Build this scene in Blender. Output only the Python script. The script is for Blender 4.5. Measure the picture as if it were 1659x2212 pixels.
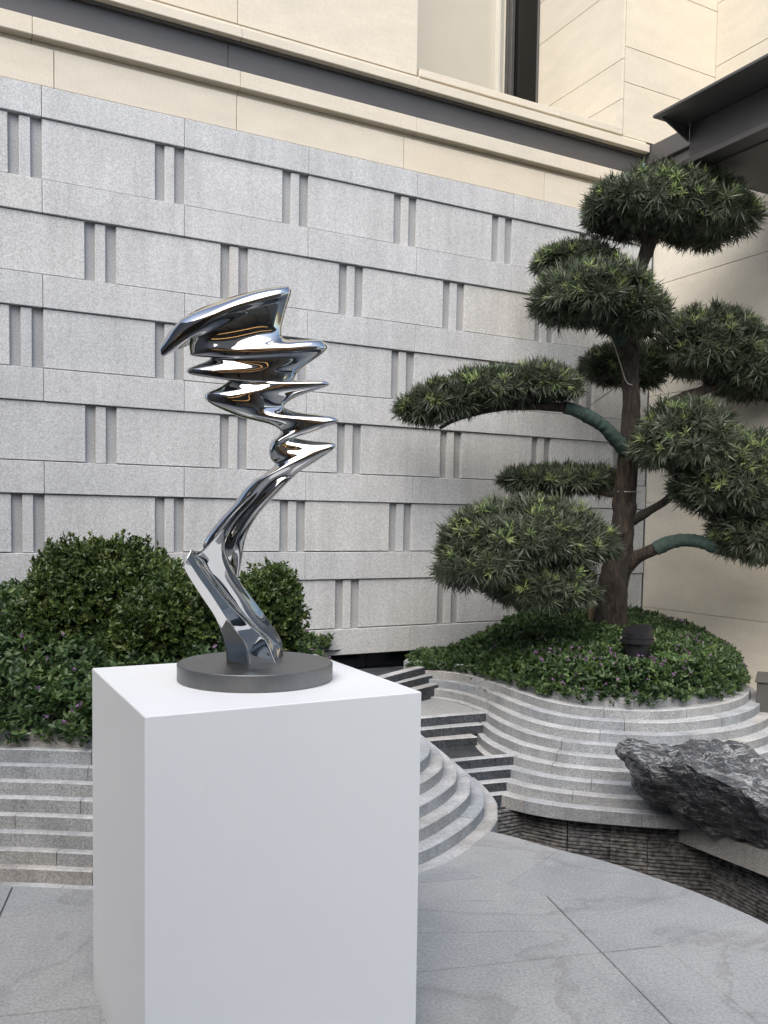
import bpy, bmesh, math, random
import numpy as np
from math import radians, sin, cos, pi
from mathutils import Vector, noise

for o in list(bpy.data.objects): bpy.data.objects.remove(o)
sc = bpy.context.scene
COL = sc.collection
random.seed(7)
RNG = np.random.default_rng(11)

# ------------------------------------------------------------------ camera
F_PX, CX, CY = 3080/1.61965, 829.5, 2000/1.61965      # in a 1659 x 2212 frame
FW, FH = 1659.0, 2212.0
PITCH, ROLL, EYE = radians(-3.3), radians(.85), 1.5
cam_d = bpy.data.cameras.new('camera'); cam = bpy.data.objects.new('camera', cam_d); COL.objects.link(cam)
cam_d.sensor_fit = 'VERTICAL'; cam_d.sensor_height = 24.0
cam_d.lens = 24.0*F_PX/FH
cam_d.shift_x = -(CX-FW/2)/FH; cam_d.shift_y = (CY-FH/2)/FH
cam_d.clip_start = .05; cam_d.clip_end = 500
cp, sp = cos(PITCH), sin(PITCH)
_fw = np.array([0, cp, sp]); _up = np.array([0, -sp, cp]); _ri = np.array([1., 0, 0])
CXV = cos(ROLL)*_ri + sin(ROLL)*_up; CUV = -sin(ROLL)*_ri + cos(ROLL)*_up
from mathutils import Matrix
cam.matrix_world = Matrix(((CXV[0], CUV[0], -_fw[0], 0), (CXV[1], CUV[1], -_fw[1], 0), (CXV[2], CUV[2], -_fw[2], EYE), (0, 0, 0, 1)))
sc.camera = cam
EYEV = np.array([0, 0, EYE])
def ray(x, y): return _fw + CXV*(x-CX)/F_PX - CUV*(y-CY)/F_PX
def aty(x, y, Y):
    d = ray(x, y); return EYEV + d*Y/d[1]
def atz(x, y, z):
    d = ray(x, y); return EYEV + d*(z-EYE)/d[2]

# ------------------------------------------------------------------ light
SUN_AZ, SUN_EL = radians(195), radians(47)     # azimuth clockwise from +Y: behind the viewer, to the right
w = bpy.data.worlds.new('World'); sc.world = w; w.use_nodes = True
nt = w.node_tree; bg = nt.nodes['Background']
sky = nt.nodes.new('ShaderNodeTexSky'); sky.sky_type = 'NISHITA'; sky.sun_disc = False
sky.sun_elevation = SUN_EL; sky.sun_rotation = SUN_AZ; sky.air_density = 1.0; sky.dust_density = 2.3; sky.ozone_density = .6
nt.links.new(sky.outputs[0], bg.inputs[0]); bg.inputs[1].default_value = .15
sun_d = bpy.data.lights.new('sun', 'SUN'); sun = bpy.data.objects.new('sun', sun_d); COL.objects.link(sun)
sun_d.energy = 1.5; sun_d.angle = radians(60); sun_d.color = (1, .96, .90)
sdir = Vector((sin(SUN_AZ)*cos(SUN_EL), cos(SUN_AZ)*cos(SUN_EL), sin(SUN_EL)))
sun.rotation_euler = sdir.to_track_quat('Z', 'Y').to_euler()
sc.view_settings.view_transform = 'Standard'; sc.view_settings.look = 'None'
sc.view_settings.gamma = 1; sc.view_settings.use_curve_mapping = False
sc.view_settings.exposure = .85
sc.render.engine = 'CYCLES'
sc.cycles.max_bounces = 8; sc.cycles.diffuse_bounces = 4; sc.cycles.glossy_bounces = 5

# ------------------------------------------------------------------ helpers
def tag(o, label=None, cat=None, group=None, kind=None):
    if label: o['label'] = label
    if cat: o['category'] = cat
    if group: o['group'] = group
    if kind: o['kind'] = kind
    return o
def link(o, parent=None):
    COL.objects.link(o)
    if parent is not None: o.parent = parent
    return o
def empty(name, loc=(0, 0, 0), rz=0):
    o = bpy.data.objects.new(name, None); o.location = loc; o.rotation_euler = (0, 0, rz); o.empty_display_size = .1
    return link(o)
def mesh(name, verts, faces, mat, parent=None, smooth=False, fix=True):
    me = bpy.data.meshes.new(name); me.from_pydata([tuple(map(float, v)) for v in verts], [], faces)
    if fix:
        bm = bmesh.new(); bm.from_mesh(me); bmesh.ops.recalc_face_normals(bm, faces=bm.faces); bm.to_mesh(me); bm.free()
    if smooth: me.polygons.foreach_set('use_smooth', [True]*len(me.polygons))
    me.materials.append(mat); me.update()
    return link(bpy.data.objects.new(name, me), parent)
def cbox_geo(x0, x1, y0, y1, z0, z1, c=.003):
    ce = ((x0+x1)/2, (y0+y1)/2, (z0+z1)/2); h = ((x1-x0)/2, (y1-y0)/2, (z1-z0)/2)
    c = min(c, h[0]*.4, h[1]*.4, h[2]*.4)
    cs = [(sx, sy, sz) for sx in (-1, 1) for sy in (-1, 1) for sz in (-1, 1)]
    V = []
    for s in cs:
        for a in range(3):
            V.append([ce[k]+s[k]*(h[k]-(0 if k == a else c)) for k in range(3)])
    idx = {s: i for i, s in enumerate(cs)}
    Fs = []
    for a in range(3):
        b, d = [k for k in range(3) if k != a]
        for s in (-1, 1):
            q = []
            for sb, sd in ((-1, -1), (1, -1), (1, 1), (-1, 1)):
                t = [0, 0, 0]; t[a] = s; t[b] = sb; t[d] = sd; q.append(idx[tuple(t)]*3+a)
            Fs.append(q)
    for e in range(3):
        a, b = [k for k in range(3) if k != e]
        for sa in (-1, 1):
            for sb in (-1, 1):
                t = [0, 0, 0]; t[a] = sa; t[b] = sb; t[e] = -1; i = idx[tuple(t)]; t[e] = 1; j = idx[tuple(t)]
                Fs.append([i*3+a, j*3+a, j*3+b, i*3+b])
    for s in cs: i = idx[s]*3; Fs.append([i, i+1, i+2])
    return V, Fs
def cbox(name, x0, x1, y0, y1, z0, z1, mat, parent=None, c=.003):
    V, Fs = cbox_geo(x0, x1, y0, y1, z0, z1, c); return mesh(name, V, Fs, mat, parent)
def prism(name, poly, z0, z1, mat, parent=None, cham=.004):
    # upright prism over a plan polygon, upper edge chamfered
    P = [np.array(p[:2], float) for p in poly]; n = len(P)
    A = sum(P[i][0]*P[(i+1) % n][1]-P[(i+1) % n][0]*P[i][1] for i in range(n))
    if A < 0: P = P[::-1]
    ins = []
    for i in range(n):
        a = P[i]-P[i-1]; b = P[(i+1) % n]-P[i]; a /= (np.hypot(*a)+1e-9); b /= (np.hypot(*b)+1e-9)
        nn = np.array([-(a+b)[1], (a+b)[0]]); nn /= (np.hypot(*nn)+1e-9); ins.append(P[i]+nn*cham)
    V = [(p[0], p[1], z0) for p in P]+[(p[0], p[1], z1-cham) for p in P]+[(p[0], p[1], z1) for p in ins]
    Fs = [list(range(n))[::-1], list(range(2*n, 3*n))]
    for i in range(n):
        j = (i+1) % n
        Fs += [[i, j, n+j, n+i], [n+i, n+j, 2*n+j, 2*n+i]]
    return mesh(name, V, Fs, mat, parent, fix=False)
def catmull(P, n, closed=False):
    P = np.array(P, float); m = len(P); out = []
    segs = m if closed else m-1
    for k in range(n):
        u = k/(n if closed else n-1)*segs; i = min(int(u), segs-1); t = u-i
        g = (lambda q: P[q % m]) if closed else (lambda q: P[min(max(q, 0), m-1)])
        p0, p1, p2, p3 = g(i-1), g(i), g(i+1), g(i+2)
        out.append(.5*((2*p1)+(-p0+p2)*t+(2*p0-5*p1+4*p2-p3)*t*t+(-p0+3*p1-3*p2+p3)*t**3))
    return np.array(out)
def resample(P, step):
    P = np.array(P, float); d = np.r_[0, np.cumsum(np.hypot(*(P[1:]-P[:-1])[:, :2].T))]
    n = max(2, int(d[-1]/step)+1); s = np.linspace(0, d[-1], n)
    return np.stack([np.interp(s, d, P[:, k]) for k in range(P.shape[1])], 1)
def normals2(P):
    T = np.gradient(P, axis=0); T /= np.hypot(T[:, 0], T[:, 1])[:, None]+1e-9
    return np.stack([T[:, 1], -T[:, 0]], 1)      # right-hand side of the travel direction
def tube(name, pts, rad, mat, parent=None, ns=12, rough=0, seed=0, steps=None, band=0):
    pts = np.array(pts, float); rad = np.array(rad, float)
    n = steps or len(pts)*6
    C = catmull(np.c_[pts, rad], n); V = []; Fs = []
    prevx = None
    for i in range(n):
        t = C[min(i+1, n-1), :3]-C[max(i-1, 0), :3]; t /= np.linalg.norm(t)+1e-9
        ref = np.array([0, 1., .01]) if prevx is None else prevx
        x = ref-t*np.dot(ref, t); x /= np.linalg.norm(x); prevx = x; y = np.cross(t, x)
        for k in range(ns):
            a = 2*pi*k/ns; r = C[i, 3]
            if band: r *= 1+.09*(((i/band+k/ns) % 1)-.5)
            p = C[i, :3]+(x*cos(a)+y*sin(a))*r
            if rough:
                q = Vector((p[0]*9+seed, p[1]*9, p[2]*3.5)); f = 1+rough*(noise.fractal(q, .8, 2, 3)+.45*noise.noise(Vector((p[0]*60, p[1]*60, p[2]*14+seed))))
                p = C[i, :3]+(x*cos(a)+y*sin(a))*r*f
            V.append(p)
    for i in range(n-1):
        for k in range(ns):
            Fs.append([i*ns+k, i*ns+(k+1) % ns, (i+1)*ns+(k+1) % ns, (i+1)*ns+k])
    Fs.append(list(range(ns))); Fs.append([(n-1)*ns+k for k in range(ns)])
    return mesh(name, V, Fs, mat, parent, smooth=True)

# ------------------------------------------------------------------ materials
def newmat(name):
    m = bpy.data.materials.new(name); m.use_nodes = True; nt = m.node_tree
    return m, nt, nt.nodes['Principled BSDF']
def nd(nt, t, **kw):
    n = nt.nodes.new(t)
    for k, v in kw.items():
        if k in n.inputs: n.inputs[k].default_value = v
        else: setattr(n, k, v)
    return n
def ramp(nt, fac, stops):
    r = nt.nodes.new('ShaderNodeValToRGB'); e = r.color_ramp.elements
    while len(e) < len(stops): e.new(.5)
    for i, (p, c) in enumerate(stops): e[i].position = p; e[i].color = (*c, 1)
    nt.links.new(fac, r.inputs[0]); return r.outputs[0]
def mix(nt, a, b, fac, mode='MIX'):
    m = nt.nodes.new('ShaderNodeMix'); m.data_type = 'RGBA'; m.blend_type = mode
    for s, v in ((m.inputs[0], fac), (m.inputs[6], a), (m.inputs[7], b)):
        if hasattr(v, 'links'): nt.links.new(v, s)
        else: s.default_value = (*v, 1) if isinstance(v, tuple) and len(v) == 3 else v
    return m.outputs[2]
def objco(nt, scale=(1, 1, 1)):
    tc = nt.nodes.new('ShaderNodeTexCoord'); mp = nt.nodes.new('ShaderNodeMapping'); mp.inputs['Scale'].default_value = scale
    nt.links.new(tc.outputs['Object'], mp.inputs[0]); return mp.outputs[0]
def noisef(nt, co, scale, detail=3, rough=.55, dist=0):
    n = nd(nt, 'ShaderNodeTexNoise', Scale=scale, Detail=detail, Roughness=rough, Distortion=dist); nt.links.new(co, n.inputs['Vector']); return n.outputs['Fac']
def bump(nt, b, h, strength, dist):
    n = nd(nt, 'ShaderNodeBump', Strength=strength, Distance=dist); nt.links.new(h, n.inputs['Height']); nt.links.new(n.outputs[0], b.inputs['Normal'])
def stone(name, lo, hi, grain, rough=.8, bstr=.4, bdist=.004, mott=.12, mscale=2.5, vary=.1, warm=(1.05, 1, .93), cool=(.95, .99, 1.04), stretch=(1, 1, 1), streak=0):
    m, nt, b = newmat(name); co = objco(nt, stretch); L = nt.links
    g = noisef(nt, co, grain, 2, .6); c = ramp(nt, g, [(.33, lo), (.66, hi)])
    big = noisef(nt, co, mscale, 4, .6)
    c = mix(nt, c, ramp(nt, big, [(.3, (1-mott,)*3), (.7, (1+mott,)*3)]), 1.0, 'MULTIPLY')
    oi = nt.nodes.new('ShaderNodeObjectInfo')
    c = mix(nt, c, ramp(nt, oi.outputs['Random'], [(0, tuple(v*(1-vary*.6) for v in cool)), (.45, (1, 1, 1)), (.8, (1+vary*.3,)*3), (1, tuple(v*(1-vary*.25) for v in warm))]), 1.0, 'MULTIPLY')
    if streak:
        co2 = objco(nt, (7, 7, .55)); s = noisef(nt, co2, 1.6, 4, .65)
        c = mix(nt, c, ramp(nt, s, [(.42, (1, 1, 1)), (.72, (1-streak,)*3)]), 1.0, 'MULTIPLY')
    L.new(c, b.inputs['Base Color']); b.inputs['Roughness'].default_value = rough; b.inputs['Specular IOR Level'].default_value = .3
    bump(nt, b, g, bstr, bdist); return m
M = {}
M['granite'] = stone('hammered_granite', (.43, .434, .432), (.655, .658, .65), 118, bstr=.6, bdist=.005, mott=.06, vary=.05, streak=.13, warm=(1.03, 1, .95), cool=(.985, 1, 1.01))
M['granite_back'] = stone('smooth_granite', (.28, .287, .29), (.41, .413, .415), 110, bstr=.15, bdist=.002, mott=.12, vary=.05)
M['step'] = stone('step_granite', (.23, .24, .243), (.42, .428, .43), 120, rough=.75, bstr=.35, bdist=.003, mott=.20, mscale=4, vary=.10, streak=.18)
M['wet'] = stone('dark_wet_stone', (.030, .034, .040), (.085, .092, .10), 60, rough=.5, bstr=.2, bdist=.002, mott=.35, mscale=6, vary=.15, streak=.2)
M['cream'] = stone('cream_limestone', (.62, .558, .448), (.69, .628, .515), 60, rough=.7, bstr=.08, bdist=.002, mott=.05, mscale=3, vary=.05, warm=(1.02, 1, .97), cool=(.99, 1, 1.01), stretch=(1, 1, 3))
M['cream_dull'] = stone('weathered_limestone', (.72, .665, .555), (.80, .745, .63), 40, rough=.75, bstr=.1, bdist=.002, mott=.10, mscale=1.6, vary=.05, warm=(1.02, 1, .97), cool=(.99, 1, 1.01), stretch=(1, 1, 2.5))
M['slate'] = stone('split_slate', (.045, .045, .047), (.185, .183, .18), 35, rough=.7, bstr=.5, bdist=.006, mott=.55, mscale=5, vary=.3)
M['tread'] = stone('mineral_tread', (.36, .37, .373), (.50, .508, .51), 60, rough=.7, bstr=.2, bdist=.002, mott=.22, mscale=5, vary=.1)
M['soil'] = stone('soil', (.012, .01, .008), (.035, .028, .02), 40, rough=.95, bstr=.8, bdist=.02)
def paving():
    m, nt, b = newmat('paving_stone'); co = objco(nt); L = nt.links
    g = noisef(nt, co, 95, 2, .65); c = ramp(nt, g, [(.3, (.275, .285, .286)), (.7, (.43, .44, .44))])
    big = noisef(nt, co, 1.7, 6, .62, .8); c = mix(nt, c, ramp(nt, big, [(.3, (.80, .81, .82)), (.5, (1, 1, 1)), (.72, (1.15, 1.14, 1.13))]), 1.0, 'MULTIPLY')
    sp_ = noisef(nt, co, 14, 4, .7); c = mix(nt, c, (.62, .63, .63), ramp(nt, sp_, [(.62, (0, 0, 0)), (.78, (.5, .5, .5))]))
    wv = noisef(nt, co, .75, 5, .55, .9)        # tide lines of dried water
    c = mix(nt, c, (.13, .125, .11), ramp(nt, wv, [(.47, (0, 0, 0)), (.493, (.28, .28, .28)), (.497, (0, 0, 0))]))
    oi = nt.nodes.new('ShaderNodeObjectInfo'); c = mix(nt, c, ramp(nt, oi.outputs['Random'], [(0, (.93, .94, .96)), (1, (1.05, 1.04, 1.02))]), 1.0, 'MULTIPLY')
    L.new(c, b.inputs['Base Color']); b.inputs['Roughness'].default_value = .6; b.inputs['Specular IOR Level'].default_value = .35
    bump(nt, b, g, .25, .003); return m
M['paving'] = paving()
def plain(name, col, rough=.5, metal=0, spec=.5, nscale=0, namt=0, stretch=(1, 1, 1), bstr=0):
    m, nt, b = newmat(name); b.inputs['Roughness'].default_value = rough; b.inputs['Metallic'].default_value = metal; b.inputs['Specular IOR Level'].default_value = spec
    co = objco(nt, stretch); n = noisef(nt, co, nscale or 6, 5, .6)
    a = namt or .04
    nt.links.new(ramp(nt, n, [(.25, tuple(v*(1-a) for v in col)), (.75, tuple(min(1, v*(1+a)) for v in col))]), b.inputs['Base Color'])
    r = nt.nodes.new('ShaderNodeMapRange'); r.inputs[3].default_value = max(0, rough*(1-a*1.5)); r.inputs[4].default_value = rough*(1+a*1.5); nt.links.new(n, r.inputs[0]); nt.links.new(r.outputs[0], b.inputs['Roughness'])
    if bstr: bump(nt, b, n, bstr, .003)
    return m
M['steel'] = plain('dark_painted_steel', (.082, .078, .076), .45, 0, .5, 3, .12, (1, 1, 4))
M['white'] = plain('white_painted_plinth', (.74, .752, .76), .42, 0, .4, 2, .012)
def plinthmat():
    m, nt, b = newmat('white_painted_plinth'); co = objco(nt); L = nt.links
    n1 = noisef(nt, co, 3, 5, .6); c = ramp(nt, n1, [(.3, (.79, .812, .815)), (.7, (.81, .828, .83))])
    n2 = noisef(nt, co, 9, 6, .75, .6); c = mix(nt, c, (.58, .59, .585), ramp(nt, n2, [(.66, (0, 0, 0)), (.74, (.16, .16, .16))]))
    n3 = noisef(nt, co, 170, 2, .5); c = mix(nt, c, (.30, .30, .29), ramp(nt, n3, [(.80, (0, 0, 0)), (.82, (.7, .7, .7))]))
    sx = nt.nodes.new('ShaderNodeSeparateXYZ'); tc = nt.nodes.new('ShaderNodeTexCoord'); L.new(tc.outputs['Object'], sx.inputs[0])
    r = nt.nodes.new('ShaderNodeMapRange'); L.new(sx.outputs[2], r.inputs[0]); r.inputs[1].default_value = 0; r.inputs[2].default_value = .09; r.inputs[3].default_value = .35; r.inputs[4].default_value = 0
    mm = nt.nodes.new('ShaderNodeMath'); mm.operation = 'MULTIPLY'; L.new(r.outputs[0], mm.inputs[0]); L.new(n2, mm.inputs[1])
    c = mix(nt, c, (.36, .35, .33), mm.outputs[0])        # splashed dirt at the foot
    L.new(c, b.inputs['Base Color']); rr = nt.nodes.new('ShaderNodeMapRange'); L.new(n2, rr.inputs[0]); rr.inputs[3].default_value = .3; rr.inputs[4].default_value = .6; L.new(rr.outputs[0], b.inputs['Roughness'])
    b.inputs['Specular IOR Level'].default_value = .4; bump(nt, b, noisef(nt, co, 60, 3, .6), .03, .002); return m
M['white'] = plinthmat()
M['disc'] = plain('brushed_grey_steel', (.21, .213, .21), .42, 1, .5, 7, .22, (1, 1, 1))
M['black'] = plain('black_metal', (.012, .012, .014), .4, 0, .5, 8, .2)
M['tile'] = plain('black_glazed_tile', (.006, .007, .009), .12, 0, .5, 8, .1)
M['jamb'] = plain('white_render', (.70, .67, .58), .7, 0, .3, 5, .04)
M['wrap'] = plain('green_tree_wrap', (.050, .078, .066), .85, 0, .2, 22, .35, (1, 1, 2), .4)
M['wire'] = plain('tie_wire', (.35, .33, .28), .45, .6)
M['stake'] = plain('pale_wood', (.28, .22, .14), .8, 0, .2, 12, .2)
M['box'] = plain('dark_grey_metal_box', (.09, .087, .08), .5, 0, .5, 3, .15)
M['soffit'] = plain('taupe_soffit', (.42, .39, .355), .6)
M['taupe'] = plain('taupe_cladding', (.36, .335, .30), .4, 0, .5, 2, .1)
M['recess_back'] = plain('dull_beige', (.56, .53, .45), .8, 0, .2, 2, .04)  # darker, greyer beige than the cream stone, for the recess back wall
m, nt_, b_ = newmat('dark_window_glass'); b_.inputs['Specular IOR Level'].default_value = .15; b_.inputs['Base Color'].default_value = (.006, .006, .006, 1); b_.inputs['Roughness'].default_value = .05; M['glass'] = m
def chrome():
    m, nt, b = newmat('polished_steel'); b.inputs['Base Color'].default_value = (.58, .575, .56, 1); b.inputs['Metallic'].default_value = 1; b.inputs['Roughness'].default_value = .025
    co = objco(nt); n = noisef(nt, co, 40, 3, .6); r = nt.nodes.new('ShaderNodeMapRange'); r.inputs[3].default_value = .012; r.inputs[4].default_value = .04; nt.links.new(n, r.inputs[0]); nt.links.new(r.outputs[0], b.inputs['Roughness']); return m
M['chrome'] = chrome()
def rockmat():
    m, nt, b = newmat('black_veined_rock'); L = nt.links
    tc = nt.nodes.new('ShaderNodeTexCoord'); mp = nt.nodes.new('ShaderNodeMapping'); mp.inputs['Rotation'].default_value = (0, radians(52), 0); mp.inputs['Scale'].default_value = (1.2, 2.5, 7)
    L.new(tc.outputs['Object'], mp.inputs[0]); co = mp.outputs[0]; co0 = objco(nt)
    g = noisef(nt, co0, 22, 5, .7); c = ramp(nt, g, [(.3, (.018, .020, .024)), (.52, (.062, .067, .075)), (.75, (.165, .172, .182))])
    v = noisef(nt, co, 2.3, 6, .6, 1.2)
    c = mix(nt, c, (.42, .43, .43), ramp(nt, v, [(.478, (0, 0, 0)), (.5, (.95, .95, .95)), (.522, (0, 0, 0))]))
    v2 = noisef(nt, co, 4.7, 5, .6, .8)
    c = mix(nt, c, (.36, .37, .37), ramp(nt, v2, [(.485, (0, 0, 0)), (.5, (.8, .8, .8)), (.515, (0, 0, 0))]))
    pt = noisef(nt, co0, 5.5, 5, .65); c = mix(nt, c, (.30, .31, .31), ramp(nt, pt, [(.6, (0, 0, 0)), (.72, (.6, .6, .6))]))
    L.new(c, b.inputs['Base Color']); b.inputs['Roughness'].default_value = .42; bump(nt, b, g, .7, .012); return m
M['rock'] = rockmat()
def barkmat():
    m, nt, b = newmat('flaking_bark'); co = objco(nt, (1, 1, .22)); L = nt.links
    g = noisef(nt, co, 42, 6, .75, .5); c = ramp(nt, g, [(.34, (.012, .009, .008)), (.5, (.042, .031, .024)), (.68, (.115, .078, .054))])
    co2 = objco(nt); s = noisef(nt, co2, 5, 3, .6); c = mix(nt, c, (.05, .05, .042), ramp(nt, s, [(.45, (0, 0, 0)), (.7, (.7, .7, .7))]))
    L.new(c, b.inputs['Base Color']); b.inputs['Roughness'].default_value = .9; bump(nt, b, g, 1.0, .04); return m
M['bark'] = barkmat()
def leafmat(name, stops, rough=.42, trans=.22):
    m, nt, b = newmat(name); L = nt.links
    a = nt.nodes.new('ShaderNodeAttribute'); a.attribute_name = 'tint'
    c = ramp(nt, a.outputs['Fac'], stops); L.new(c, b.inputs['Base Color']); b.inputs['Roughness'].default_value = rough; b.inputs['Specular IOR Level'].default_value = .45
    t = nt.nodes.new('ShaderNodeBsdfTranslucent'); L.new(c, t.inputs[0])
    mx = nt.nodes.new('ShaderNodeMixShader'); mx.inputs[0].default_value = trans
    L.new(b.outputs[0], mx.inputs[1]); L.new(t.outputs[0], mx.inputs[2]); L.new(mx.outputs[0], nt.nodes['Material Output'].inputs[0]); return m
M['pine_leaf'] = leafmat('podocarpus_leaf', [(0, (.033, .043, .028)), (.5, (.076, .096, .058)), (.8, (.13, .158, .095)), (.88, (.16, .235, .075)), (1, (.33, .41, .15))], .36)
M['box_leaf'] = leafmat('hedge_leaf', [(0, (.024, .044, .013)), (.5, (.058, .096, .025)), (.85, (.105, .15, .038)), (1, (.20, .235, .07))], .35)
M['cover_leaf'] = leafmat('groundcover_leaf', [(0, (.026, .054, .022)), (.5, (.066, .118, .040)), (.85, (.12, .185, .058)), (1, (.19, .25, .08))], .42)
M['petal'] = leafmat('purple_petal', [(0, (.15, .075, .16)), (1, (.32, .20, .34))], .6)

# ------------------------------------------------------------------ ground and far setting
ground = mesh('ground', [(-60, -60, -1.0), (60, -60, -1.0), (60, 60, -1.0), (-60, 60, -1.0)], [[0, 1, 2, 3]], M['wet']); tag(ground, kind='structure')

# paving floor with its curved edge above the sunken basin
EDGE = catmull([(.05, 4.42), (.28, 4.33), (.47, 4.24), (.62, 4.15), (.81, 3.99), (.99, 3.86), (1.15, 3.70), (1.29, 3.54), (1.41, 3.36), (1.49, 3.2), (1.63, 2.75), (1.72, 2.2), (1.78, 1.4), (1.84, .4), (2.0, -.8), (2.3, -2)], 120)
EDGE = resample(EDGE, .05)
nrm = normals2(EDGE)                  # right side of travel (heading away from the wall) = inward to the floor
if nrm[10] @ np.array([-1., -.5]) < 0: nrm = -nrm
INNER = EDGE + nrm*.5
paving = empty('paving'); tag(paving, kind='structure')
bed = [(-4.6, 4.6), (.3, 4.6)] + [tuple(p) for p in EDGE[4:]+nrm[4:]*.012] + [(2.3, -9), (-4.6, -9)]
mesh('bedding', [(x, y, -.035) for x, y in bed]+[(x, y, -.16) for x, y in bed], [list(range(len(bed))), list(range(len(bed), 2*len(bed)))[::-1]]+[[i, (i+1) % len(bed), len(bed)+(i+1) % len(bed), len(bed)+i] for i in range(len(bed))], M['granite_back'], paving)
step_n = 18; i = 0
while i < len(EDGE)-2:
    j = min(i+step_n, len(EDGE)-1)
    e = EDGE[i:j+1].copy(); q = (INNER+ -nrm*.002)[i:j+1].copy()
    if i > 0:
        d = e[1]-e[0]; d = d/np.hypot(*d)*.002; e[0] += d; q[0] += d
    prism('slab', list(e)+list(q[::-1]), -.14, 0, M['paving'], paving, .003); i = j
def clip(poly, p, n_):
    out = []
    for a, b in zip(poly, poly[1:]+poly[:1]):
        da, db = (a-p)@n_, (b-p)@n_
        if da >= 0: out.append(a)
        if (da > 0) != (db > 0) and abs(da-db) > 1e-9: out.append(a+(b-a)*da/(da-db))
    return out
th = radians(13.2); ex = np.array([cos(th), sin(th)]); ey = np.array([-sin(th), cos(th)]); N0 = np.array([.784, 3.008])
region = [np.array(p) for p in [(-4.6, 4.6), (INNER[0][0]-.2, 4.6)]] + [p for p in INNER[::3]] + [np.array((1.8, -9.)), np.array((-4.6, -9.))]
rows = [(-9.5, -3.0), (-3.0, -2.25), (-2.25, -1.5), (-1.5, -.75), (-.75, 0), (0, .70), (.70, 1.45), (1.45, 4)]
for ri_, (r0, r1) in enumerate(rows):
    strip = clip(clip(region, N0+ey*(r0+.003), ey), N0+ey*(r1-.003), -ey)
    if len(strip) < 3: continue
    offs = [-6, -4.2, -2.8, -1.45, 0, 1.35, 3] if ri_ in (4, 5) else [-6, -4.9, -3.5, -2.1, -.72, .66, 3]
    for c0, c1 in zip(offs, offs[1:]):
        pc = clip(clip(strip, N0+ex*(c0+.0025), ex), N0+ex*(c1-.0025), -ex)
        pc = [p for k, p in enumerate(pc) if np.hypot(*(p-pc[k-1])) > .006]
        if len(pc) >= 3: prism('slab', pc, -.03, 0, M['paving'], paving, .0025)

# ------------------------------------------------------------------ granite wall
WA = radians(62.0); DW = np.array([sin(WA), cos(WA), 0]); DN = np.array([-cos(WA), sin(WA), 0]); P0 = np.array([0, 6.9, 0])
WROT = radians(28.0)
def wl(t, out, z): return P0+DW*t-DN*out+np.array([0, 0, z])        # wall coordinates: along, towards the courtyard, up
gw = empty('granite_wall', tuple(P0), WROT); tag(gw, 'tall grey granite wall of staggered rough panels behind the planting', 'wall')
T0_, LJ = -.688, .9095; TL, TR = -4.4, 2.69
mesh('backing', *(lambda g: (g[0], g[1]))(cbox_geo(TL, TR+.12, 0, .25, .474, 4.19, .002)), M['granite_back'], gw)
BB = [4.003-.590*i for i in range(7)]
def rnd(a): return random.uniform(-a, a)
for i, zb in enumerate(BB):
    zt = 4.192 if i == 0 else zb+.206
    z0 = zb if i < 6 else .472
    k = -5
    while True:
        a = T0_+LJ*k; b = a+LJ; k += 1
        if b < TL: continue
        if a > TR: break
        a = max(a, TL); b = min(b, TR)
        if b-a < .02: continue
        pr_ = .046+rnd(.0012)
        cbox('band_stone', a+.0015, b-.0015, -pr_, 0, z0, zt, M['granite'], gw, .003)
    if i == 6: break
    zt = zb-.004; z0 = zb-.376
    sh = 0 if i % 2 == 0 else .5
    for k in range(-6, 5):
        a = T0_+LJ*(k+sh)
        p0, p1 = a+.003, a+LJ*.783; q = LJ*.217/3
        if p0 < TR and p1 > TL:
            cbox('panel', max(p0, TL), min(p1, TR), -.03-rnd(.001), 0, z0, zt, M['granite'], gw, .003)
        b0, b1 = p1+q, p1+2*q
        if b0 > TL and b1 < TR: cbox('bar', b0, b1, -.027, 0, z0-.004, zt-.004, M['granite'], gw, .003)

# ------------------------------------------------------------------ building above the granite wall
bd = empty('stone_building', tuple(P0), WROT); tag(bd, 'cream limestone building with steel band and dark tall window above the granite wall', 'building')
def courses(nm, x0, x1, y0, y1, zs, xs, mat, parent, c=.003, gap=.002):
    for a, b in zip(zs, zs[1:]):
        for u, v in zip(xs, xs[1:]):
            if v-u > .01: cbox(nm, u+gap, v-gap, y0, y1, a+gap, b-gap, mat, parent, c)
XS = [TL, -2.56, -1.215, .19, 1.6, 2.80]
# lower stone strip, groove, strip under the steel
courses('stone_panel', 0, 0, -.035, .22, [4.196, 4.435], [TL, -3.3, -2.43, -1.23, .10, 1.45, 2.70], M['cream'], bd)
for u, v in zip(XS, XS[1:]):
    cbox('groove_stone', u+.001, v-.001, -.005, .22, 4.436, 4.474, M['cream'], bd, .002)
    cbox('string_course', u+.001, v-.001, -.075, .22, 4.476, 4.585, M['cream'], bd, .004)
for u, v in zip([TL, -1.29, 2.56], [-1.29, 2.56]):
    cbox('steel_band', u+.002, v-.002, -.02, .2, 4.588, 4.775, M['steel'], bd, .002)
cbox('steel_lip', TL, 2.555, -.05, .2, 4.7765, 4.7935, M['steel'], bd, .002)
for u, v in zip(XS, XS[1:]):
    v = min(v, 2.555)
    cbox('fascia_stone', u+.001, v-.001, -.10, .2, 4.795, 4.862, M['cream'], bd, .004)
    cbox('groove_stone', u+.001, v-.001, -.055, .2, 4.8625, 4.898, M['cream'], bd, .002)
cbox('sill_stone', .21, 1.58, -.07, 1.9, 4.899, 4.955, M['cream'], bd, .004); cbox('sill_stone', 1.583, 2.26, -.07, 1.9, 4.899, 4.955, M['cream'], bd, .004)
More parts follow.
